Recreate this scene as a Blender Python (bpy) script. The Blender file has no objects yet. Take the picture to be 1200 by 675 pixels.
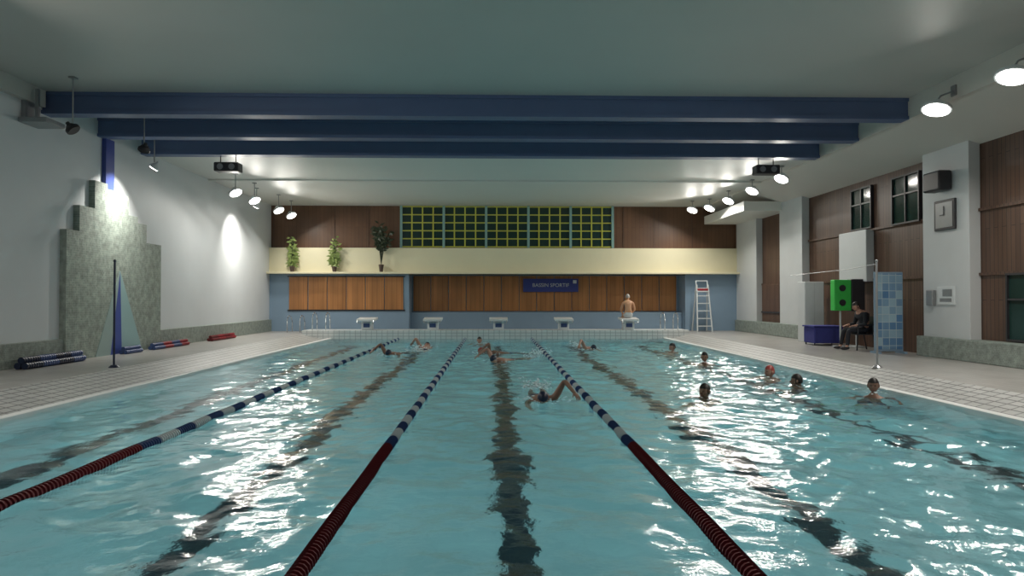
import bpy, bmesh, math, random
import numpy as np
from mathutils import Vector, Matrix
random.seed(7); np.random.seed(7)
scene=bpy.context.scene
COL=scene.collection
scene.view_settings.view_transform='Standard'

# ------------------------------------------------------------ materials
def nt(name):
    m=bpy.data.materials.new(name); m.use_nodes=True
    n=m.node_tree.nodes; b=n['Principled BSDF']
    return m,n,m.node_tree.links,b
def mat(name,col,rough=.5,var=.08,scale=6,metal=0,bump=0):
    m,n,l,b=nt(name)
    b.inputs['Roughness'].default_value=rough; b.inputs['Metallic'].default_value=metal
    tc=n.new('ShaderNodeTexCoord'); no=n.new('ShaderNodeTexNoise'); no.inputs['Scale'].default_value=scale
    no.inputs['Detail'].default_value=4
    l.new(tc.outputs['Object'],no.inputs['Vector'])
    mx=n.new('ShaderNodeMix'); mx.data_type='RGBA'
    mx.inputs[6].default_value=(*[c*(1-var) for c in col],1); mx.inputs[7].default_value=(*[min(1,c*(1+var)) for c in col],1)
    l.new(no.outputs['Fac'],mx.inputs[0]); l.new(mx.outputs[2],b.inputs['Base Color'])
    if bump:
        bp=n.new('ShaderNodeBump'); bp.inputs['Strength'].default_value=bump; bp.inputs['Distance'].default_value=.01
        l.new(no.outputs['Fac'],bp.inputs['Height']); l.new(bp.outputs[0],b.inputs['Normal'])
    return m
def tile(name,c1,c2,mortar,w,h,axes='XY',gap=.01,rough=.4,offset=0.0,nvar=.25,nscale=2,nstretch=(1,1,1),bump=.0):
    m,n,l,b=nt(name); b.inputs['Roughness'].default_value=rough
    tc=n.new('ShaderNodeTexCoord'); s=n.new('ShaderNodeSeparateXYZ'); c=n.new('ShaderNodeCombineXYZ')
    l.new(tc.outputs['Object'],s.inputs[0])
    l.new(s.outputs[axes[0]],c.inputs[0]); l.new(s.outputs[axes[1]],c.inputs[1])
    br=n.new('ShaderNodeTexBrick'); br.offset=offset; br.inputs['Scale'].default_value=1
    br.inputs['Brick Width'].default_value=w; br.inputs['Row Height'].default_value=h
    br.inputs['Mortar Size'].default_value=gap; br.inputs['Color1'].default_value=(*c1,1); br.inputs['Color2'].default_value=(*c2,1)
    br.inputs['Mortar'].default_value=(*mortar,1); br.inputs['Mortar Smooth'].default_value=.1
    l.new(c.outputs[0],br.inputs['Vector'])
    mp=n.new('ShaderNodeMapping'); mp.inputs['Scale'].default_value=nstretch; l.new(tc.outputs['Object'],mp.inputs[0])
    no=n.new('ShaderNodeTexNoise'); no.inputs['Scale'].default_value=nscale; no.inputs['Detail'].default_value=5
    l.new(mp.outputs[0],no.inputs['Vector'])
    mr=n.new('ShaderNodeMapRange'); mr.inputs[1].default_value=.25; mr.inputs[2].default_value=.75
    mr.inputs[3].default_value=1-nvar; mr.inputs[4].default_value=1+nvar; l.new(no.outputs['Fac'],mr.inputs[0])
    vm=n.new('ShaderNodeVectorMath'); vm.operation='SCALE'; l.new(br.outputs['Color'],vm.inputs[0]); l.new(mr.outputs[0],vm.inputs['Scale'])
    l.new(vm.outputs[0],b.inputs['Base Color'])
    return m
def emit(name,col,s):
    m,n,l,b=nt(name); b.inputs['Base Color'].default_value=(*col,1)
    b.inputs['Emission Color'].default_value=(*col,1); b.inputs['Emission Strength'].default_value=s
    return m

M_white=mat('white_wall_paint',(.60,.63,.65),.55,.05,1.2)
M_colwhite=mat('column_paint',(.58,.60,.61),.5,.05,2)
M_ceildim=mat('ceiling_paint_dimmed',(.54,.525,.49),.5,.05,.6)  # near ceiling: dim lighting put into the colour, darker than the back part
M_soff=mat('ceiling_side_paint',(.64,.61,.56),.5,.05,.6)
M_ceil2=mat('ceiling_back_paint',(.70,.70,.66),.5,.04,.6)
M_beam=mat('beam_blue_paint',(.10,.15,.285),.45,.1,2)
M_cream=mat('cream_paint',(.80,.74,.52),.5,.04,1.5)
M_lblue=mat('light_blue_paint',(.23,.33,.44),.5,.06,1.5)
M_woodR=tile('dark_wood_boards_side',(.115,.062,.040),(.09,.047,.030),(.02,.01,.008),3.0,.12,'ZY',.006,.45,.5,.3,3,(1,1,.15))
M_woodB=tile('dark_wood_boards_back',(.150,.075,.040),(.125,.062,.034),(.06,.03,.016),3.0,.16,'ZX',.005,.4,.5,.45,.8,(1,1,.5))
M_woodO=tile('orange_wood_boards',(.43,.19,.065),(.39,.17,.058),(.18,.08,.026),6.0,.2,'ZX',.006,.35,.5,.3,3,(1,1,.12))
M_deck=tile('deck_tiles',(.385,.375,.36),(.355,.345,.33),(.24,.235,.225),.2,.2,'XY',.007,.35,0,.12,1.5)
M_gut=tile('gutter_grate_tiles',(.46,.46,.45),(.42,.425,.415),(.15,.15,.15),.14,.24,'XY',.014,.4,0,.1,2)
M_endtile=tile('pool_end_tiles',(.66,.68,.67),(.60,.63,.63),(.34,.37,.38),.2,.12,'XZ',.01,.3,0,.06,2)
M_lip=mat('pool_edge_white',(.80,.81,.80),.35,.04,4)
M_floorp=tile('pool_floor_tiles',(.47,.56,.57),(.445,.54,.55),(.40,.49,.50),.25,.25,'XY',.005,.5,0,.16,.6)
M_line=mat('pool_line_navy_tiles',(.008,.012,.020),.5,.2,5)
M_plinth=tile('pebble_plinth',(.24,.29,.26),(.17,.21,.19),(.29,.32,.29),.035,.035,'YZ',.005,.6,.5,.3,9)
M_mosaic=tile('mosaic_tiles',(.27,.32,.28),(.18,.23,.205),(.30,.34,.30),.05,.05,'YZ',.006,.45,0,.35,8)
M_teal=mat('mural_teal',(.27,.42,.43),.4,.05,4)
M_royal=mat('mural_royal_blue',(.04,.07,.30),.4,.05,4)
M_pale=mat('mural_pale',(.27,.36,.35),.4,.05,4)
M_glass=mat('night_window_glass',(.018,.045,.040),.12,.3,1)
M_muntin=mat('yellow_green_muntins',(.55,.55,.08),.4,.05,3)
M_mull=mat('grey_green_mullions',(.25,.42,.40),.4,.05,3)
M_dark=mat('dark_metal',(.03,.03,.035),.4,.1,8)
M_grey=mat('grey_metal',(.35,.36,.37),.35,.08,8,.6)
M_steel=mat('stainless_steel',(.6,.62,.63),.22,.04,8,1)
M_red=mat('red_plastic',(.30,.02,.03),.4,.1,9)
M_maroon=mat('maroon_float',(.18,.018,.024),.45,.15,9)
M_bluep=mat('blue_plastic',(.045,.08,.21),.4,.1,9)
M_navyp=mat('navy_plastic',(.012,.02,.05),.4,.1,9)
M_wplast=mat('white_plastic',(.66,.69,.70),.35,.04,9)
M_green=mat('green_panel',(.06,.62,.10),.4,.06,6)
M_purple=mat('blue_tablecloth',(.04,.045,.24),.8,.15,9)
M_leaf=mat('leaf_green',(.26,.34,.10),.5,.3,14)
M_leafd=mat('leaf_dark',(.03,.045,.02),.5,.3,14)
M_pot=mat('dark_pot',(.09,.06,.045),.6,.2,9)
M_skin=mat('skin',(.46,.25,.18),.5,.08,12)
M_skinw=mat('skin_warm',(.62,.34,.20),.5,.08,12)
M_skin2=mat('skin_tanned',(.28,.15,.10),.45,.08,12)
M_hair=mat('dark_hair',(.015,.012,.01),.5,.2,30)
M_ghair=mat('grey_hair',(.45,.43,.40),.6,.15,30)
M_cloth=mat('black_clothing',(.02,.022,.03),.8,.15,20)
M_trunk=mat('swim_trunks',(.03,.05,.12),.6,.1,20)
M_trunkw=mat('white_shorts',(.55,.57,.58),.7,.08,20)
M_capr=mat('swim_cap_red',(.35,.06,.05),.35,.05,20)
M_eye=mat('eye_dark',(.02,.015,.012),.2,.05,20)
M_lipm=mat('lips',(.35,.12,.10),.5,.05,20)
M_sign=mat('sign_blue',(.035,.05,.25),.5,.05,5)
M_foam=mat('water_foam',(.80,.86,.88),.4,.05,20)
M_lampon=emit('lamp_glass_lit',(1,.97,.9),9)

# ------------------------------------------------------------ mesh helpers
def link(o,parent=None):
    COL.objects.link(o)
    if parent: o.parent=parent
    return o
def grp(name,loc=(0,0,0),rz=0):
    e=bpy.data.objects.new(name,None); e.empty_display_size=.2
    e.location=loc; e.rotation_euler=(0,0,rz); return link(e)
class MB:
    def __init__(s): s.bm=bmesh.new()
    def box(s,x0,x1,y0,y1,z0,z1,bev=0):
        r=bmesh.ops.create_cube(s.bm,size=1)['verts']
        for v in r: v.co=Vector((x0+(v.co.x+.5)*(x1-x0),y0+(v.co.y+.5)*(y1-y0),z0+(v.co.z+.5)*(z1-z0)))
        if bev:
            es=list({e for v in r for e in v.link_edges})
            bmesh.ops.bevel(s.bm,geom=es,offset=bev,segments=2,affect='EDGES',profile=.5)
        return s
    def tube(s,p,q,r,r2=None,seg=12):
        p=Vector(p);q=Vector(q);d=q-p
        m=Matrix.Translation((p+q)/2)@d.to_track_quat('Z','Y').to_matrix().to_4x4()
        bmesh.ops.create_cone(s.bm,cap_ends=True,segments=seg,radius1=r,radius2=r if r2 is None else r2,depth=d.length,matrix=m)
        return s
    def path(s,pts,r,seg=10):
        for a,b in zip(pts[:-1],pts[1:]): s.tube(a,b,r,seg=seg)
        for a in pts[1:-1]: s.sph(a,(r,r,r),8)
        return s
    def sph(s,c,sc,seg=16,rot=None):
        m=Matrix.Translation(c)
        if rot: m=m@rot
        m=m@Matrix.Diagonal((*sc,1))
        bmesh.ops.create_uvsphere(s.bm,u_segments=seg,v_segments=max(6,seg*2//3),radius=1,matrix=m); return s
    def poly(s,pts):
        s.bm.faces.new([s.bm.verts.new(p) for p in pts]); return s
    def prism(s,pts,off):
        off=Vector(off); a=[s.bm.verts.new(p) for p in pts]; b=[s.bm.verts.new(Vector(p)+off) for p in pts]
        s.bm.faces.new(a); s.bm.faces.new(b[::-1]); n=len(a)
        for i in range(n): s.bm.faces.new([a[i],b[i],b[(i+1)%n],a[(i+1)%n]])
        return s
    def done(s,name,m,parent=None,smooth=False,loc=None):
        bmesh.ops.recalc_face_normals(s.bm,faces=s.bm.faces)
        me=bpy.data.meshes.new(name); s.bm.to_mesh(me); s.bm.free()
        for mm in (m if isinstance(m,list) else [m]): me.materials.append(mm)
        if smooth: me.polygons.foreach_set('use_smooth',[True]*len(me.polygons))
        o=bpy.data.objects.new(name,me)
        if loc: o.location=loc
        return link(o,parent)
def box(name,a,m,parent=None,bev=0): return MB().box(*a,bev=bev).done(name,m,parent)

XL,XR=-9.2,10.2
PX0,PX1,PY0,PY1=-6.08,6.42,1.3,26.3
PE=27.45
DZ=.2
YB=28.8
# ------------------------------------------------------------ room shell
f=MB(); f.box(XL-.2,-7.2,-4,YB+1.4,-.3,DZ); f.box(7.4,XR+.6,-4,YB+1.4,-.3,DZ); f.box(-7.2,7.4,PE,YB+1.4,-.3,DZ); f.box(-7.2,7.4,-4,PY0-.15,-.3,DZ)
f.done('floor',M_deck)
# pool basin
b=grp('pool_basin')
MB().poly([(PX0,PY0,-.92),(PX1,PY0,-.92),(PX1,PY1,-1.6),(PX0,PY1,-1.6)]).done('basin_floor',M_floorp,b)
e=MB()
e.box(PX0-.16,PX0,PY0,PY1,-1.8,.05,.01); e.box(PX1,PX1+.16,PY0,PY1,-1.8,.05,.01); e.box(PX0-.16,PX1+.16,PY0-.15,PY0,-1.8,.05,.01)
e.done('basin_edge',M_lip,b)
box('basin_end_wall',(-7.2,7.4,PY1,PE,-1.8,.34),M_endtile,b,.012)
ln=MB()
def fz(y): return -.92+(y-PY0)/(PY1-PY0)*(-.68)+.004
for k in range(5):
    cx=PX0+1.25+2.5*k; ya,yb=PY0+1.5,PY1-2
    ln.poly([(cx-.14,ya,fz(ya)),(cx+.14,ya,fz(ya)),(cx+.14,yb,fz(yb)),(cx-.14,yb,fz(yb))])
    ln.poly([(cx-.5,yb,fz(yb)),(cx+.5,yb,fz(yb)),(cx+.5,yb+.26,fz(yb+.26)),(cx-.5,yb+.26,fz(yb+.26))])
    ln.poly([(cx-.5,ya-.26,fz(ya-.26)),(cx+.5,ya-.26,fz(ya-.26)),(cx+.5,ya,fz(ya)),(cx-.5,ya,fz(ya))])
ln.done('lane_lines',M_line,b)
g=MB()
g.prism([(PX0-.16,PY0-.15,-.3),(PX0-.16,PY0-.15,-.02),(-7.2,PY0-.15,DZ),(-7.2,PY0-.15,-.3)],(0,PY1-PY0+.15,0))
g.prism([(PX1+.16,PY0-.15,-.3),(PX1+.16,PY0-.15,-.02),(7.4,PY0-.15,DZ),(7.4,PY0-.15,-.3)],(0,PY1-PY0+.15,0))
g.done('trim_gutter_slope',M_gut)

# walls
box('wall_left',(XL-.2,XL,-4,YB+1.4,0,5.8),M_white)
box('wall_front',(XL-.2,XR+.6,-4.2,-4,0,5.8),M_white)
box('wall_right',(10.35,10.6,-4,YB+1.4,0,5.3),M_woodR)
# back wall
wb=grp('wall_back')
box('wall_lower_left',(XL,-3.5,YB,YB+1.3,DZ,2.6),M_lblue,wb)
box('wall_lower_right',(7.95,10.35,YB,YB+1.3,DZ,2.6),M_lblue,wb)
box('wall_recess',(-3.5,7.95,YB+1.05,YB+1.3,DZ,2.6),M_lblue,wb)
box('cream_band',(XL,10.35,YB-.05,YB+1.3,2.6,3.62),M_cream,wb)
box('cream_shelf',(XL,10.35,YB-.4,YB-.05,2.54,2.62),M_cream,wb,.01)
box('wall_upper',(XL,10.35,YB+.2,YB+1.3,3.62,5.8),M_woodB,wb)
box('recess_ledge',(-3.5,7.95,YB+.5,YB+1.05,DZ,.95),M_lblue,wb,.02)
def panelrow(name,x0,x1,y,z0,z1,n):
    p=MB(); w=(x1-x0)/n
    for i in range(n): p.box(x0+i*w+.015,x0+(i+1)*w-.015,y-.05,y,z0,z1,.008)
    p.done(name,M_woodO,wb)
panelrow('wood_panel_left',-8.4,-3.72,YB,1.08,2.42,6)
panelrow('wood_panel_recess',-3.45,7.85,YB+1.05,1.0,2.5,15)
fr=MB(); fr.box(-8.46,-3.66,YB-.03,YB,1.02,1.08); fr.box(-8.46,-3.66,YB-.03,YB,2.42,2.46); fr.box(-3.5,7.95,YB-.02,YB+.03,2.5,2.54)
fr.done('panel_frames',M_dark,wb)
bt=MB()
for x in (-9.1,-6.6,-5.2,5.4,6.7,8.3):
    bt.box(x-.015,x+.015,YB+.18,YB+.2,3.62,5.38)
bt.done('wood_battens',M_woodR,wb)
# window
w=grp('window_1')
box('glass',(-3.84,4.94,YB+.14,YB+.18,3.66,5.36),M_glass,w)
mu=MB(); nx=20; x0,x1=-3.84,4.94
for i in range(nx+1):
    x=x0+(x1-x0)*i/nx; mu.box(x-.026,x+.026,YB+.1,YB+.14,3.66,5.36)
for i in range(6):
    z=3.68+1.66*i/5; mu.box(x0,x1,YB+.095,YB+.135,z-.022,z+.022)
mu.done('muntins',M_muntin,w)
mu=MB()
for i in range(6):
    x=x0+(x1-x0)*i/5; mu.box(x-.05,x+.05,YB+.06,YB+.14,3.64,5.38)
mu.done('mullions',M_mull,w)

# ceiling
box('ceiling',(XL-.2,8.76,-4,18.8,5.74,5.9),M_ceildim)
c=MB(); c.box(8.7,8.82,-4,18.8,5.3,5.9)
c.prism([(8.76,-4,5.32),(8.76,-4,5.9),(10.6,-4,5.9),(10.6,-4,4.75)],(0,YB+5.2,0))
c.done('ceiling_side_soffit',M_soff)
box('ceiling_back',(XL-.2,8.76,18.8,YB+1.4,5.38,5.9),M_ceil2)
box('trim_ceiling_panel',(XL,8.76,22.6,22.75,5.33,5.38),M_ceil2)
box('trim_ceiling_soffit_left',(XL,XL+.12,-4,14.3,5.4,5.74),M_ceildim)
box('trim_ceiling_soffit_corner',(8.76,10.35,24.2,YB,4.62,4.95),M_ceil2)
# beams
for y in (14.5,16.5,18.5):
    bm_=grp('ceiling_beam',(0,y,0))
    MB().box(XL,8.7,-.12,.12,5.36,5.67).box(XL,8.7,-.16,.16,5.29,5.36).box(XL,8.7,-.16,.16,5.67,5.74).done('beam_web',M_beam,bm_)
for i,(a,bb) in enumerate([(26.6,YB),(22.6,24.4),(14.55,16.15)]):
    box('trim_column',(10.1,10.35,a,bb,DZ,4.95),M_colwhite,None,.01)
wt=MB()
for z in (2.05,3.42): wt.box(10.3,10.35,-4,22.6,z-.03,z+.03)
wt.box(10.3,10.35,24.4,26.6,2.05,2.11)
wt.done('trim_wall_rails',M_woodR)
box('baseboard_left',(XL,XL+.1,-4,YB,DZ,.68),M_plinth,None,.01)
box('baseboard_right',(9.95,10.35,-4,16.2,DZ,.66),M_plinth,None,.02)
box('baseboard_far_right',(10.02,10.35,21.8,YB,DZ,.66),M_plinth,None,.02)
def rwin(name,y0,y1,z0,z1):
    g=grp(name)
    box('glass',(10.31,10.34,y0,y1,z0,z1),M_glass,g)
    m=MB(); t=.04
    m.box(10.26,10.35,y0-t,y0,z0-t,z1+t); m.box(10.26,10.35,y1,y1+t,z0-t,z1+t); m.box(10.26,10.35,y0,y1,z0-t,z0); m.box(10.26,10.35,y0,y1,z1,z1+t)
    ym=(y0+y1)/2; m.box(10.27,10.35,ym-.02,ym+.02,z0,z1); zm=z0+(z1-z0)*.62; m.box(10.27,10.35,y0,y1,zm-.02,zm+.02)
    m.done('frame',M_dark,g)
rwin('window_2',18.75,19.75,3.5,4.6); rwin('window_3',16.6,17.7,3.45,4.6); rwin('window_4',11.4,13.7,.72,2.0)
box('wall_cabinet',(10.12,10.35,18.7,20.2,2.0,3.42),M_colwhite,None,.02)
d=grp('door_1'); MB().box(10.28,10.35,24.5,26.5,.66,2.05,.01).done('leaf',M_woodR,d)
box('rail',(10.24,10.28,24.5,26.5,1.0,1.05),M_dark,d)

# ------------------------------------------------------------ mural
m=grp('wall_mural')
mm=MB()
for a,bb,t in [(15.0,15.46,3.01),(15.46,16.04,3.58),(16.04,16.55,4.22),(16.91,17.5,4.05),(17.5,17.95,3.6),(17.95,18.4,3.45),(18.4,19.2,2.98),(16.55,16.91,4.1)]:
    mm.box(XL,XL+.14,a,bb,DZ,t)
mm.done('stepped_mosaic',M_mosaic,m)
MB().prism([(XL+.14,17.1,2.2),(XL+.14,16.7,DZ),(XL+.14,16.1,DZ)],(.02,0,0)).done('pale_triangle',M_pale,m)
MB().prism([(XL+.14,17.1,2.2),(XL+.14,18.2,DZ),(XL+.14,17.2,DZ)],(.02,0,0)).done('teal_triangle',M_teal,m)
MB().prism([(XL+.14,17.1,2.2),(XL+.14,17.2,DZ),(XL+.14,16.7,DZ)],(.02,0,0)).done('blue_triangle',M_royal,m)
box('blue_strip',(XL,XL+.1,16.55,16.91,4.1,5.3),M_royal,m)

# ------------------------------------------------------------ water
nxg,nyg=420,760
xs=np.linspace(PX0,PX1,nxg); ys=np.linspace(PY0,PY1,nyg)
X,Y=np.meshgrid(xs,ys); Z=np.zeros_like(X)
rng=np.random.RandomState(3)
for i in range(100):
    lam=.15*(1.2/.15)**rng.rand(); k=2*math.pi/lam; th=rng.rand()*2*math.pi
    slope=.0135; A=slope/k
    ph=rng.rand()*6.28
    w1=.5+.5*np.sin(X*rng.uniform(.3,1.2)+Y*rng.uniform(.1,.9)+rng.rand()*6.28)
    ww=.35*np.sin(X*rng.uniform(.8,2)+rng.rand()*6)+.35*np.sin(Y*rng.uniform(.8,2)+rng.rand()*6)
    Z+=A*np.sin(k*(math.cos(th)*X+math.sin(th)*Y)+ph+ww)*(.4+1.2*w1)
Z*=(.85+.70*np.clip((X-1.5)/4,0,1))
co=np.stack([X.ravel(),Y.ravel(),Z.ravel()],1).astype(np.float32)
idx=np.arange(nxg*nyg).reshape(nyg,nxg)
fc=np.stack([idx[:-1,:-1].ravel(),idx[:-1,1:].ravel(),idx[1:,1:].ravel(),idx[1:,:-1].ravel()],1)
me=bpy.data.meshes.new('pool_water'); me.from_pydata(co.tolist(),[],fc.tolist())
me.polygons.foreach_set('use_smooth',[True]*len(me.polygons)); 
wm,n,l,bs=nt('water')
bs.inputs['Base Color'].default_value=(.88,.96,.96,1); bs.inputs['Roughness'].default_value=.11
bs.inputs['IOR'].default_value=1.33; bs.inputs['Transmission Weight'].default_value=1
tc=n.new('ShaderNodeTexCoord'); no=n.new('ShaderNodeTexNoise'); no.inputs['Scale'].default_value=14; no.inputs['Detail'].default_value=3
bp=n.new('ShaderNodeBump'); bp.inputs['Strength'].default_value=.45; bp.inputs['Distance'].default_value=.012
l.new(tc.outputs['Object'],no.inputs['Vector']); l.new(no.outputs['Fac'],bp.inputs['Height']); l.new(bp.outputs[0],bs.inputs['Normal'])
va=n.new('ShaderNodeVolumeAbsorption'); va.inputs['Color'].default_value=(.12,.88,.95,1); va.inputs['Density'].default_value=.25
l.new(va.outputs[0],n['Material Output'].inputs['Volume'])
me.materials.append(wm)
link(bpy.data.objects.new('pool_water',me))

# ------------------------------------------------------------ lane ropes
for x in (PX0+2.5,PX0+5,PX0+7.5):
    g=grp('lane_rope',(x,0,.015))
    parts={0:MB(),1:MB(),2:MB()}
    y=PY0+.3; i=0
    while y<PY1-.2:
        if y<7.1: k=0
        else: k=1 if ((y-7.1)%.85)<.40 else 2
        parts[k].tube((0,y,.004*math.sin(y*3)),(0,y+.035,.004*math.sin(y*3)),.058,.048,12)
        y+=.05
    parts[0].done('floats_maroon',M_maroon,g); parts[1].done('floats_blue',M_bluep,g); parts[2].done('floats_white',M_wplast,g)
    MB().tube((0,PY0,0),(0,PY1,0),.012).done('cable',M_grey,g)

# ------------------------------------------------------------ starting blocks
BY=PY1+.42
for k in range(5):
    cx=PX0+1.25+2.5*k
    g=grp('starting_block',(cx,BY,.34))
    MB().box(-.2,.2,-.15,.25,0,.36,.02).done('pedestal',M_wplast,g)
    MB().prism([(-.35,-.34,.34),(-.35,.36,.40),(-.35,.36,.47),(-.35,-.34,.41)],(.70,0,0)).done('platform',M_wplast,g)
    p=MB().path([(-.3,-.36,.36),(-.3,-.42,.28),(.3,-.42,.28),(.3,-.36,.36)],.015); p.done('backstroke_grip',M_steel,g)
    box('number_plate',(-.12,.12,-.165,-.15,.1,.3),M_bluep,g)

def handrail(x,y,z,rz):
    g=grp('pool_ladder_rail',(x,y,z),rz)
    for sx in (-.25,.25):
        MB().path([(sx,-.3,-.0),(sx,-.3,.45),(sx,-.2,.6),(sx,0,.66),(sx,.25,.6),(sx,.4,.4),(sx,.4,0)],.018).done('rail',M_steel,g,True)
handrail(-6.6,PY1+.5,.34,0); handrail(6.75,PY1+.4,.34,0); handrail(-7.9,28.0,.2,0)

# ------------------------------------------------------------ lamps
LC=(1,.955,.87)
def area(name,loc,target,power,size,parent=None,col=LC,spread=None):
    L=bpy.data.lights.new(name,'AREA'); L.size=size; L.energy=power; L.color=col
    L.shape='DISK'
    if spread: L.spread=spread
    o=bpy.data.objects.new(name,L); link(o,parent); o.location=loc
    o.rotation_euler=(Vector(target)-Vector(loc)).to_track_quat('-Z','Y').to_euler(); return o
def flood(x,y,z,ztop,target,power,lit=True,k=1.0,spread=None,side=None):
    g=grp('floodlight',(x,y,z))
    T=Vector(target)-Vector((x,y,z)); q=T.to_track_quat('-Z','Y').to_matrix().to_4x4()
    h=MB()
    h.tube((0,0,.02),(0,0,.09),.24*k,.14*k,24); h.tube((0,0,.09),(0,0,.16),.09*k,.07*k,14); h.tube((0,0,-.03),(0,0,.02),.255*k,.255*k,24)
    bmesh.ops.transform(h.bm,matrix=q,verts=h.bm.verts); h.done('housing',M_wplast if lit else M_dark,g)
    if side is not None:
        MB().path([(0,0,.12),(.08,0,.24),(side-x-.005,0,.34)],.016).box(side-x-.03,side-x-.002,-.07,.07,.24,.44).done('bracket',M_grey,g)
    else:
        MB().path([(0,0,.12),(0,0,ztop-z-.002)],.014).box(-.06,.06,-.06,.06,ztop-z-.03,ztop-z-.002).done('bracket',M_grey,g)
    e=MB()
    e.tube((0,0,-.045),(0,0,-.03),.22*k,.22*k,24)
    bmesh.ops.transform(e.bm,matrix=q,verts=e.bm.verts)
    e.done('lens',M_lampon if lit else M_dark,g)
    if lit:
        d=T.normalized()*.07
        area('flood_light',tuple(d),tuple(d+T),power,.42*k,g,spread=spread)
PW=85
for x,y in [(8.35,5.5),(8.35,8.5),(8.35,10.95),(8.35,12.9)]: flood(x,y,5.12,5.74,(6.8,y-.9,0),PW,k=1.02,side=8.7)
for x,y in [(8.35,20.0),(8.35,22.3),(8.35,24.6),(8.3,26.6),(7.8,27.2)]: flood(x,y,5.03,5.38,(5.6,y-1.5,0),PW*.8,k=.85)
for y in (5.0,9.0): flood(-8,y,4.95,5.74,(-4,y,0),PW)
for y in (21.6,23.3,25.9,27.5): flood(-7.95,y,4.80,5.38,(-5.2,y-1.5,0),PW*.8,k=.8)
flood(-8.2,17.0,4.7,5.74,(-9.2,16.9,3.2),40,k=.45,spread=1.7)
flood(-8.25,24.4,4.75,5.38,(-9.2,24.8,3.2),32,k=.45,spread=1.6)
flood(-8,13.4,4.75,5.74,(-4,13.4,0),0,lit=False,k=.5)
flood(-7.9,15.9,4.9,5.74,(-9,17,3),0,lit=False,k=.5)
# added fill under the surface, standing in for room light passing into the water
L=bpy.data.lights.new('water_fill_light','AREA'); L.shape='RECTANGLE'; L.size=12.3; L.size_y=24.6; L.energy=335; L.color=(.92,.98,1)
o=bpy.data.objects.new('water_fill_light',L); o.location=((PX0+PX1)/2,(PY0+PY1)/2,-.13); link(o)

def speaker(x,y,z,ztop):
    g=grp('ceiling_speaker',(x,y,z))
    MB().box(-.32,.32,-.18,.18,-.12,.12,.03).done('cabinet',M_dark,g)
    MB().tube((-.15,-.19,0),(-.15,-.175,0),.08).tube((.15,-.19,0),(.15,-.175,0),.08).done('cone',M_grey,g)
    MB().tube((-.2,0,.1),(-.2,0,ztop-z),.012).tube((.2,0,.1),(.2,0,ztop-z),.012).done('hanger',M_dark,g)
speaker(-7.0,18.5,4.98,5.29); speaker(7.3,18.5,4.98,5.29)
g=grp('wall_projector',(-9.0,14.05,4.95)); MB().box(-.2,.35,-.4,.2,0,.1,.02).box(-.2,-.12,-.3,.1,.1,.7).box(0,.06,-.2,-.14,.1,.7).done('tray',M_grey,g)
g=grp('wall_speaker',(10.1,15.35,4.15)); MB().box(-.32,-.02,-.3,.3,-.22,.22,.04).box(-.04,0,-.1,.1,-.1,.1).done('cabinet',M_dark,g)
g=grp('wall_clock',(10.1,15.3,3.4)); MB().box(-.05,0,-.36,.36,-.34,.34,.015).done('frame',M_dark,g); box('face',(-.056,-.045,-.29,.29,-.28,.28),M_grey,g)
MB().box(-.065,-.056,-.012,.012,0,.2).box(-.065,-.056,0,.14,-.012,.012).done('hands',M_dark,g)
g=grp('notice_board',(10.1,15.3,1.6)); box('board',(-.03,0,-.3,.3,-.2,.2),M_wplast,g,.005); MB().box(-.036,-.03,-.22,.1,-.02,.14).box(-.036,-.03,-.2,.2,-.14,-.06).done('print',M_grey,g)
g=grp('electrical_box',(10.1,15.8,1.55)); MB().box(-.09,0,-.12,.12,-.18,.18,.015).done('case',M_grey,g)

# banner
g=grp('banner_sign',(2.42,YB+.9,2.1)); box('cloth',(-1.18,1.18,0,.02,-.28,.28),M_sign,g)
t=bpy.data.curves.new('lettering','FONT'); t.body='BASSIN SPORTIF'; t.size=.22; t.align_x='CENTER'; t.align_y='CENTER'
o=bpy.data.objects.new('lettering',t); o.rotation_euler=(math.pi/2,0,0); o.location=(0,-.006,.0); t.materials.append(M_wplast); link(o,g)
MB().box(.95,1.1,-.004,0,.08,.22).done('logo',M_wplast,g)

# ------------------------------------------------------------ plants
def plant(x,h,m,wid,pot,ns=22,thin=False):
    g=grp('potted_plant',(x,YB-.26,2.62))
    MB().tube((0,0,0),(0,0,pot),.07,.11,16).done('pot',M_pot,g)
    st=MB(); lv=MB()
    lo=.55 if thin else .15
    for i in range(ns):
        a=random.random()*6.28; r=wid*(.3+.7*random.random()); zt=pot+(h-pot)*(lo+(1-lo)*random.random())
        ry=.14
        p=[Vector((0,0,pot-.03)),Vector((math.cos(a)*r*.25,math.sin(a)*ry*.25,pot+(zt-pot)*.6)),Vector((math.cos(a)*r*.8,math.sin(a)*ry*.7,zt))]
        st.path(p,.008,5)
        for j in range(8):
            tt=(.6 if thin else .3)+(.4 if thin else .7)*j/7
            q=p[0].lerp(p[1],tt*1.6) if tt<.6 else p[1].lerp(p[2],(tt-.6)/.4)
            b2=random.random()*6.28; Ln=.17+.1*random.random()
            dv=Vector((math.cos(b2),math.sin(b2)*.4,random.uniform(-.6,.6)))*Ln; sd=dv.cross(Vector((0,1,.3))).normalized()*.045
            pts=[q,q+dv*.5+sd,q+dv,q+dv*.5-sd]
            if max(pp.y for pp in pts)<.19: lv.poly(pts)
    st.done('stems',M_leafd,g); lv.done('leaves',m,g)
plant(-8.2,1.5,M_leaf,.2,.22); plant(-6.5,1.45,M_leaf,.22,.22); plant(-4.6,2.0,M_leafd,.45,.3,34,True)

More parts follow.
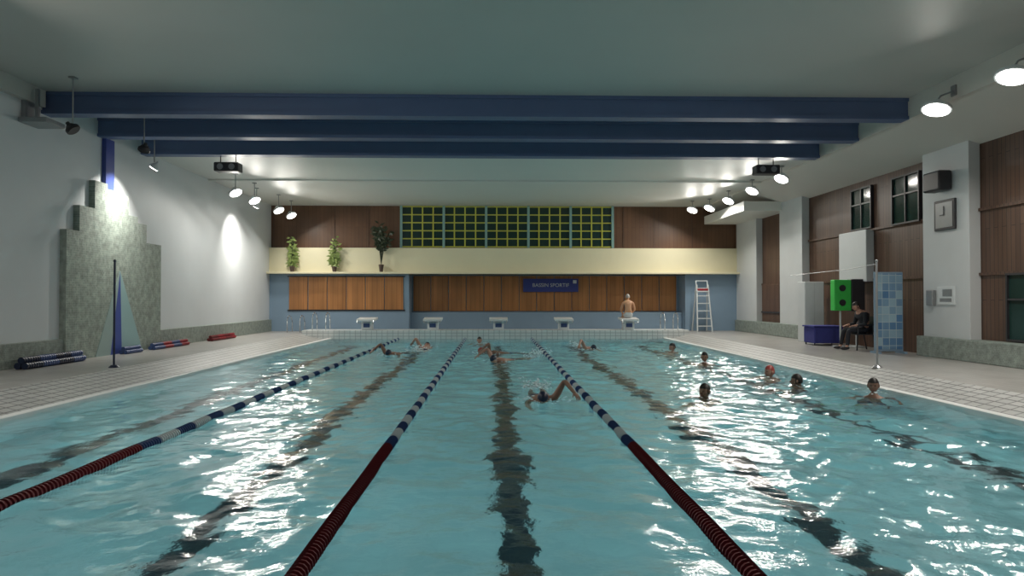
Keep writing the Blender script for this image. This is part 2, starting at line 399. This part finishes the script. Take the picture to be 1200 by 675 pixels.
# ------------------------------------------------------------ ladder chair
g=grp('lifeguard_ladder',(8.45,28.1,DZ))
s=MB()
for sx in (-.3,.3):
    s.tube((sx,-.35,0),(sx*.75,-.02,1.9),.028); s.tube((sx,.4,0),(sx*.75,.06,1.9),.028)
for i in range(6):
    tt=.12+i*.16; w_=.3-.075*tt; y_=-.35+.33*tt; s.box(-w_,w_,y_-.03,y_+.07,1.9*tt-.018,1.9*tt+.018)
s.box(-.26,.26,-.12,.2,1.6,1.65)
s.path([(-.23,.06,1.9),(-.23,.1,2.05),(.23,.1,2.05),(.23,.06,1.9)],.022)
s.done('frame',M_wplast,g)
box('red_cushion',(-.22,.22,-.1,.18,1.65,1.74),M_red,g,.02)

# ------------------------------------------------------------ poles
for x,y in ((7.4,13.3),(-7.35,13.7)):
    g=grp('backstroke_flag_pole',(x,y,DZ))
    MB().tube((0,0,0),(0,0,2.05),.02).tube((0,0,0),(0,0,.05),.1,.05).sph((0,0,2.06),(.03,.03,.03),8).done('post',M_grey if x>0 else M_navyp,g)
    if x>0:
        MB().path([(0,0,2.0),(.7,2.5,2.0),(1.2,6.8,2.0)],.007).done('line',M_grey,g)

def floats(y0,y1,mats,r=.06):
    g=grp('foam_noodle_stack',(-8.85,(y0+y1)/2,DZ)); L_=(y1-y0)
    n_=int(L_/.07); ps=[MB() for _ in mats]
    for i in range(n_):
        y=-L_/2+i*.07; k=int(i/n_*len(mats)*1.999)%len(mats)
        for dx,dz in ((-r*1.05,r),(r*1.05,r),(0,r*2.6)):
            ps[k].tube((dx,y,dz),(dx,y+.062,dz),r,r*.9,12)
    for p,mt in zip(ps,mats): p.done('floats',mt,g)
floats(13.3,15.2,[M_navyp,M_bluep],.065); floats(16.9,17.7,[M_bluep],.05); floats(18.3,20.4,[M_bluep,M_red],.05); floats(22.0,24.0,[M_maroon,M_red],.05)

# ------------------------------------------------------------ right deck furniture
g=grp('covered_table',(9.5,19.9,DZ))
t_=MB(); t_.box(-.42,.42,-.35,.35,.06,.52,.03); t_.done('cloth',M_purple,g)
box('top',(-.45,.45,-.38,.38,.52,.56),M_purple,g,.01)
MB().tube((-.38,-.28,0),(-.38,-.28,.15),.02).tube((.38,-.28,0),(.38,-.28,.15),.02).tube((-.38,.28,0),(-.38,.28,.15),.02).tube((.38,.28,0),(.38,.28,.15),.02).done('legs',M_dark,g)
g=grp('white_locker',(9.78,21.3,DZ)); MB().box(-.3,.3,-.25,.25,0,1.85,.02).done('body',M_colwhite,g); MB().box(-.28,-.01,-.262,-.25,.05,1.8).box(.01,.28,-.262,-.25,.05,1.8).done('doors',M_wplast,g)
g=grp('green_scoreboard',(9.75,19.0,DZ))
MB().box(-.42,.05,-.12,.12,1.0,1.85,.02).done('front_panel',M_green,g)
MB().box(.05,.42,-.14,.14,.98,1.87,.02).tube((-.2,-.14,1.62),(-.2,-.12,1.62),.09).tube((-.2,-.14,1.22),(-.2,-.12,1.22),.09).done('side_case',M_dark,g)
MB().tube((-.2,0,0),(-.2,0,1.0),.025).tube((.25,0,0),(.25,0,1.0),.025).box(-.3,-.1,-.25,.25,0,.03).box(.15,.35,-.25,.25,0,.03).done('stand',M_wplast,g)
g=grp('checkered_display_panel',(9.6,16.75,DZ))
MB().box(-.35,.35,-.03,.03,.05,1.98,.01).box(-.35,-.28,-.2,.2,0,.05).box(.28,.35,-.2,.2,0,.05).done('board',M_lblue,g)
M_chk=tile('checker_blue',(.07,.18,.36),(.33,.48,.56),(.4,.5,.55),.17,.19,'XZ',.008,.4,0,.1,3)
box('tiles',(-.32,.32,-.042,-.03,.1,1.94),M_chk,g)
def chair(x,y,rz):
    g=grp('plastic_armchair',(x,y,DZ),rz)
    s=MB(); s.box(-.23,.23,-.2,.24,.40,.43,.01)
    s.prism([(-.23,-.2,.42),(-.23,-.32,.86),(-.23,-.29,.87),(-.23,-.17,.42)],(.46,0,0))
    for sx in (-.23,.23):
        s.tube((sx,.22,0),(sx,.2,.41),.018); s.tube((sx,-.28,0),(sx,-.2,.41),.018)
        s.path([(sx*1.08,.2,.41),(sx*1.08,.2,.64),(sx*1.08,-.26,.66)],.018)
    s.done('frame',M_dark,g); return g
chair(9.5,17.85,math.pi/2)

# ------------------------------------------------------------ people
def skinned(name,vs,es,m,parent,roots=(0,),sub=2):
    me=bpy.data.meshes.new(name); me.from_pydata([v[0] for v in vs],es,[])
    me.materials.append(m)
    o=bpy.data.objects.new(name,me); link(o,parent)
    bm=bmesh.new(); bm.from_mesh(me); ly=bm.verts.layers.skin.verify(); bm.verts.ensure_lookup_table()
    for i,v in enumerate(bm.verts):
        r=vs[i][1]; v[ly].radius=(r,r) if not isinstance(r,tuple) else r
        v[ly].use_root=(i in roots)
    bm.to_mesh(me); bm.free()
    md=o.modifiers.new('skin','SKIN'); md.use_smooth_shade=True
    s=o.modifiers.new('sub','SUBSURF'); s.levels=sub; s.render_levels=sub
    return o
def head(parent,c,pitch=0,yaw=0,skin=M_skin,hair=M_hair,cap=False):
    e=bpy.data.objects.new('head',None); link(e,parent); e.location=c; e.rotation_euler=(pitch,0,yaw)
    b=bmesh.new(); bmesh.ops.create_uvsphere(b,u_segments=24,v_segments=18,radius=1)
    for v in b.verts:
        x,y,z=v.co; k=1-.28*max(0,-z)**1.5; v.co=Vector((x*.077*k,y*.094*(1-.12*max(0,-z)) + (.012 if z<-.3 and y>0 else 0),z*.118))
    mb=MB(); mb.bm.free(); mb.bm=b
    mb.tube((0,.085,.0),(0,.108,-.03),.008,.016,8); mb.sph((0,.106,-.032),(.014,.012,.01),8)
    mb.sph((.079,-.005,-.005),(.012,.02,.032),10); mb.sph((-.079,-.005,-.005),(.012,.02,.032),10)
    mb.done('skull',skin,e,True)
    MB().sph((.03,.084,.005),(.013,.008,.008),8).sph((-.03,.084,.005),(.013,.008,.008),8).done('eyes',M_eye,e,True)
    MB().sph((0,.09,-.062),(.024,.008,.007),8).done('mouth',M_lipm,e,True)
    h=bmesh.new(); bmesh.ops.create_uvsphere(h,u_segments=24,v_segments=18,radius=1)
    dl=[f_ for f_ in h.faces if (lambda q:(q.z<.38 and q.y>.35) or (q.z<(.1 if cap else -.35)) )(f_.calc_center_median())]
    bmesh.ops.delete(h,geom=dl,context='FACES')
    for v in h.verts: v.co=Vector((v.co.x*.084,v.co.y*.102-.003,v.co.z*.125+.003))
    mb=MB(); mb.bm.free(); mb.bm=h; mb.done('hair',hair,e,True)
def hand(parent,wr,dr,side,up,skin):
    wr=Vector(wr); d=Vector(dr).normalized(); u=Vector(up); u=(u-u.dot(d)*d).normalized(); s=d.cross(u)*side
    vs=[];es=[];roots=[]
    def chain(pts):
        b0=len(vs); roots.append(b0)
        for i,(p,r) in enumerate(pts):
            vs.append((tuple(wr+d*p[0]+s*p[1]+u*p[2]),r))
            if i: es.append((b0+i-1,b0+i))
    for k,(off,ln) in enumerate([(-.03,.068),(-.01,.078),(.01,.074),(.03,.058)]):
        chain([((.05,off*.8,0),.01),((.088,off,0),.0095),((.088+ln*.5,off*1.1,-.006),.0085),((.088+ln*.95,off*1.15,-.024),.007)])
    chain([((.02,-.025,-.004),.012),((.05,-.05,-.012),.0105),((.078,-.062,-.02),.008)])
    skinned('fingers',vs,es,skin,parent,roots,1)
    rot=Matrix((d,s,u)).transposed().to_4x4()
    p=MB(); p.sph(wr+d*.048,(.055,.042,.017),14,rot); p.done('palm',skin,parent,True)
def person(name,loc,rz,J,skin=M_skin,hair=M_hair,hp=0,hy=0,cap=False,outfit='trunks',tm=None,rx=0):
    g=grp(name,loc,rz)
    k=['pel','wai','che','upc','nec','hb','ls','le','lw','rs','re','rw','lh','lk','la','lt','rh','rk','ra','rt','lhd','rhd']
    R=dict(pel=(.135),wai=.125,che=.145,upc=.12,nec=.058,hb=.055,ls=.065,le=.043,lw=.028,rs=.065,re=.043,rw=.028,lh=.095,lk=.06,la=.038,lt=.03,rh=.095,rk=.06,ra=.038,rt=.03,lhd=.026,rhd=.026)
    for s in 'lr':
        w_=Vector(J[s+'w']); e_=Vector(J[s+'e']); J[s+'hd']=tuple(w_+(w_-e_).normalized()*.04)
    vs=[(J[q],R[q]) for q in k]; I={q:i for i,q in enumerate(k)}
    E=[('pel','wai'),('wai','che'),('che','upc'),('upc','nec'),('nec','hb'),('upc','ls'),('ls','le'),('le','lw'),('lw','lhd'),('upc','rs'),('rs','re'),('re','rw'),('rw','rhd'),('pel','lh'),('lh','lk'),('lk','la'),('la','lt'),('pel','rh'),('rh','rk'),('rk','ra'),('ra','rt')]
    skinned('body',vs,[(I[a],I[b_]) for a,b_ in E],skin,g)
    head(g,J['head'],hp,hy,skin,hair,cap)
    for s,sd in (('l',-1),('r',1)):
        w_=Vector(J[s+'w']); e_=Vector(J[s+'e']); d_=(w_-e_); hand(g,w_,d_,sd,J.get('up',(0,0,1)),skin)
    def part(nm,keys,edges,scale,m_):
        ii={q:i for i,q in enumerate(keys)}
        vv=[]
        for q in keys:
            if '+' in q:
                a,b_,t_=q.split('+'); t_=float(t_); p=Vector(J[a]).lerp(Vector(J[b_]),t_); r=R[a]*(1-t_)+R[b_]*t_
            else: p=Vector(J[q]); r=R[q]
            vv.append((tuple(p),r*scale))
        skinned(nm,vv,[(ii[a],ii[b_]) for a,b_ in edges],m_,g)
    if outfit=='trunks':
        part('trunks',['pel','pel+wai+.45','lh','rh','lh+lk+.45','rh+rk+.45'],[('pel','pel+wai+.45'),('pel','lh'),('pel','rh'),('lh','lh+lk+.45'),('rh','rh+rk+.45')],1.08,tm or M_trunk)
    else:
        part('trousers',['pel','pel+wai+.3','lh','rh','lk','rk','la','ra'],[('pel','pel+wai+.3'),('pel','lh'),('pel','rh'),('lh','lk'),('rh','rk'),('lk','la'),('rk','ra')],1.12,M_cloth)
        part('shirt',['wai','pel+wai+.2','che','upc','upc+nec+.6','ls','le','le+lw+.85','rs','re','re+rw+.85'],[('wai','pel+wai+.2'),('wai','che'),('che','upc'),('upc','upc+nec+.6'),('upc','ls'),('ls','le'),('le','le+lw+.85'),('upc','rs'),('rs','re'),('re','re+rw+.85')],1.12,tm or M_cloth)
        sh=MB()
        for s in 'lr':
            a=Vector(J[s+'a']); t2=Vector(J[s+'t']); sh.sph((a+t2)/2+Vector((0,0,-.01)),(.05,.13,.045),12)
        sh.done('shoes',M_dark,g,True)
    return g
def splash(spots,parent=None):
    g=MB()
    for x,y,n,rad,h in spots:
        for i in range(n):
            a=random.random()*6.28; r=rad*random.random()**.7; rr=random.uniform(.006,.016)
            zz=random.random()**3*h
            g.sph((x+math.cos(a)*r,y+math.sin(a)*r,zz+.005),(rr*1.8,rr*1.8,rr*(1 if zz>.03 else .5)),6)
    g.done('splash_drops',M_foam,parent,True)
def crawl(x,y,rz,side=-1,ph=0,name='swimmer',spl=80,**kw):
    s=side
    J=dict(pel=(0,-.36,-.10),wai=(0,-.16,-.08),che=(0,.06,-.05),upc=(0,.2,-.03),nec=(0,.3,-.01),hb=(0,.35,.0),head=(0,.44,.05))
    up=dict(s=(.19*s,.23,.02),e=(.34*s,.24+.05*ph,.30),w=(.46*s,.42+.1*ph,.15))
    dn=dict(s=(-.19*s,.2,-.06),e=(-.24*s,.36,-.26),w=(-.18*s,.55,-.40))
    if s<0: L_,R_=up,dn
    else: L_,R_=dn,up
    for q in 'sew': J['l'+q]=L_[q]; J['r'+q]=R_[q]
    J.update(lh=(-.09,-.44,-.11),lk=(-.11,-.84,-.16),la=(-.09,-1.24,-.08),lt=(-.09,-1.38,-.08),rh=(.09,-.44,-.11),rk=(.11,-.84,-.12),ra=(.09,-1.22,-.24),rt=(.09,-1.36,-.28))
    g=person(name,(x,y,0),rz,J,hp=-.75,cap=True,**kw)
    splash([(0,-1.25,spl,.3,.16),(0,.3,spl//2,.45,.05)],g)
    return g
def tread(x,y,rz,z=0,name='bather',yaw=0,**kw):
    J=dict(pel=(0,-.02,-.66),wai=(0,0,-.48),che=(0,.01,-.30),upc=(0,0,-.16),nec=(0,0,-.05),hb=(0,.005,.0),head=(0,.015,.10),
     ls=(-.18,0,-.15),le=(-.30,.06,-.40),lw=(-.36,.28,-.34),rs=(.18,0,-.15),re=(.30,.06,-.40),rw=(.36,.28,-.34),
     lh=(-.1,0,-.72),lk=(-.16,.32,-.84),la=(-.15,.12,-1.12),lt=(-.15,.2,-1.16),rh=(.1,0,-.72),rk=(.14,.3,-.88),ra=(.15,.02,-1.13),rt=(.15,.1,-1.17))
    g=person(name,(x,y,z),rz,J,hy=yaw,**kw)
    splash([(0,0,18,.4,.02)],g)
    return g
crawl(.72,10.75,math.pi,-1,1,skin=M_skin2,hair=M_navyp,spl=120)
crawl(.25,17.3,math.pi*.8,1,0,hair=M_navyp)
crawl(.1,19.6,math.pi*.5,-1,0,skin=M_skin2,hair=M_capr)
crawl(2.9,21.2,math.pi*1.05,1,1,hair=M_navyp)
crawl(-2.1,21.6,0,-1,0,hair=M_navyp)
crawl(-2.7,19.3,math.pi*.9,1,0,skin=M_skin2,hair=M_navyp)
tread(6.0,10.9,2.6,.06,skin=M_skin2)
tread(3.32,10.9,2.2,-.02,hair=M_hair,skin=M_skin2)
tread(5.40,12.3,1.2,-.03,skin=M_skin2)
tread(5.35,13.4,1.9,.02,hair=M_capr)
tread(4.95,16.3,2.8,.06,skin=M_skin2)
tread(5.2,20.2,2.0,.02)
tread(-.5,24.0,3.1,.0)
J=dict(pel=(0,0,.13),wai=(0,.01,.30),che=(0,.03,.46),upc=(0,.06,.58),nec=(0,.09,.68),hb=(0,.11,.72),head=(0,.13,.80),
 ls=(-.19,.06,.57),le=(-.27,.12,.30),lw=(-.16,.34,.16),rs=(.19,.06,.57),re=(.27,.12,.30),rw=(.16,.34,.16),
 lh=(-.09,.06,.10),lk=(-.13,.44,.12),la=(-.12,.47,-.34),lt=(-.12,.6,-.43),rh=(.09,.06,.10),rk=(.13,.44,.12),ra=(.12,.47,-.34),rt=(.12,.6,-.43))
person('man_sitting',(PX0+1.25+10,BY+.02,.79),0,J,skin=M_skinw,hair=M_ghair,hp=-.25,tm=M_trunkw)
J=dict(pel=(0,-.08,.54),wai=(0,-.11,.70),che=(0,-.08,.84),upc=(0,-.02,.94),nec=(0,.05,1.02),hb=(0,.08,1.06),head=(0,.11,1.13),
 ls=(-.19,-.02,.93),le=(-.27,.02,.67),lw=(-.2,.24,.64),rs=(.19,-.02,.93),re=(.27,.02,.67),rw=(.2,.24,.64),
 lh=(-.09,-.02,.51),lk=(-.13,.38,.52),la=(-.13,.42,.1),lt=(-.13,.55,.04),rh=(.09,-.02,.51),rk=(.13,.38,.52),ra=(.13,.46,.1),rt=(.13,.59,.04))
person('attendant_sitting',(9.5,17.85,DZ),math.pi/2,J,outfit='clothes',hp=-.3)

# ------------------------------------------------------------ world & camera
wd=bpy.data.worlds.new('World'); scene.world=wd; wd.use_nodes=True
wd.node_tree.nodes['Background'].inputs[0].default_value=(.02,.025,.03,1)
cam=bpy.data.cameras.new('Camera'); cam.sensor_width=36; cam.lens=24.51
co_=bpy.data.objects.new('Camera',cam); COL.objects.link(co_)
co_.location=(0,0,1.53); co_.rotation_euler=(math.radians(90.877),0,math.radians(-1.475))
scene.camera=co_
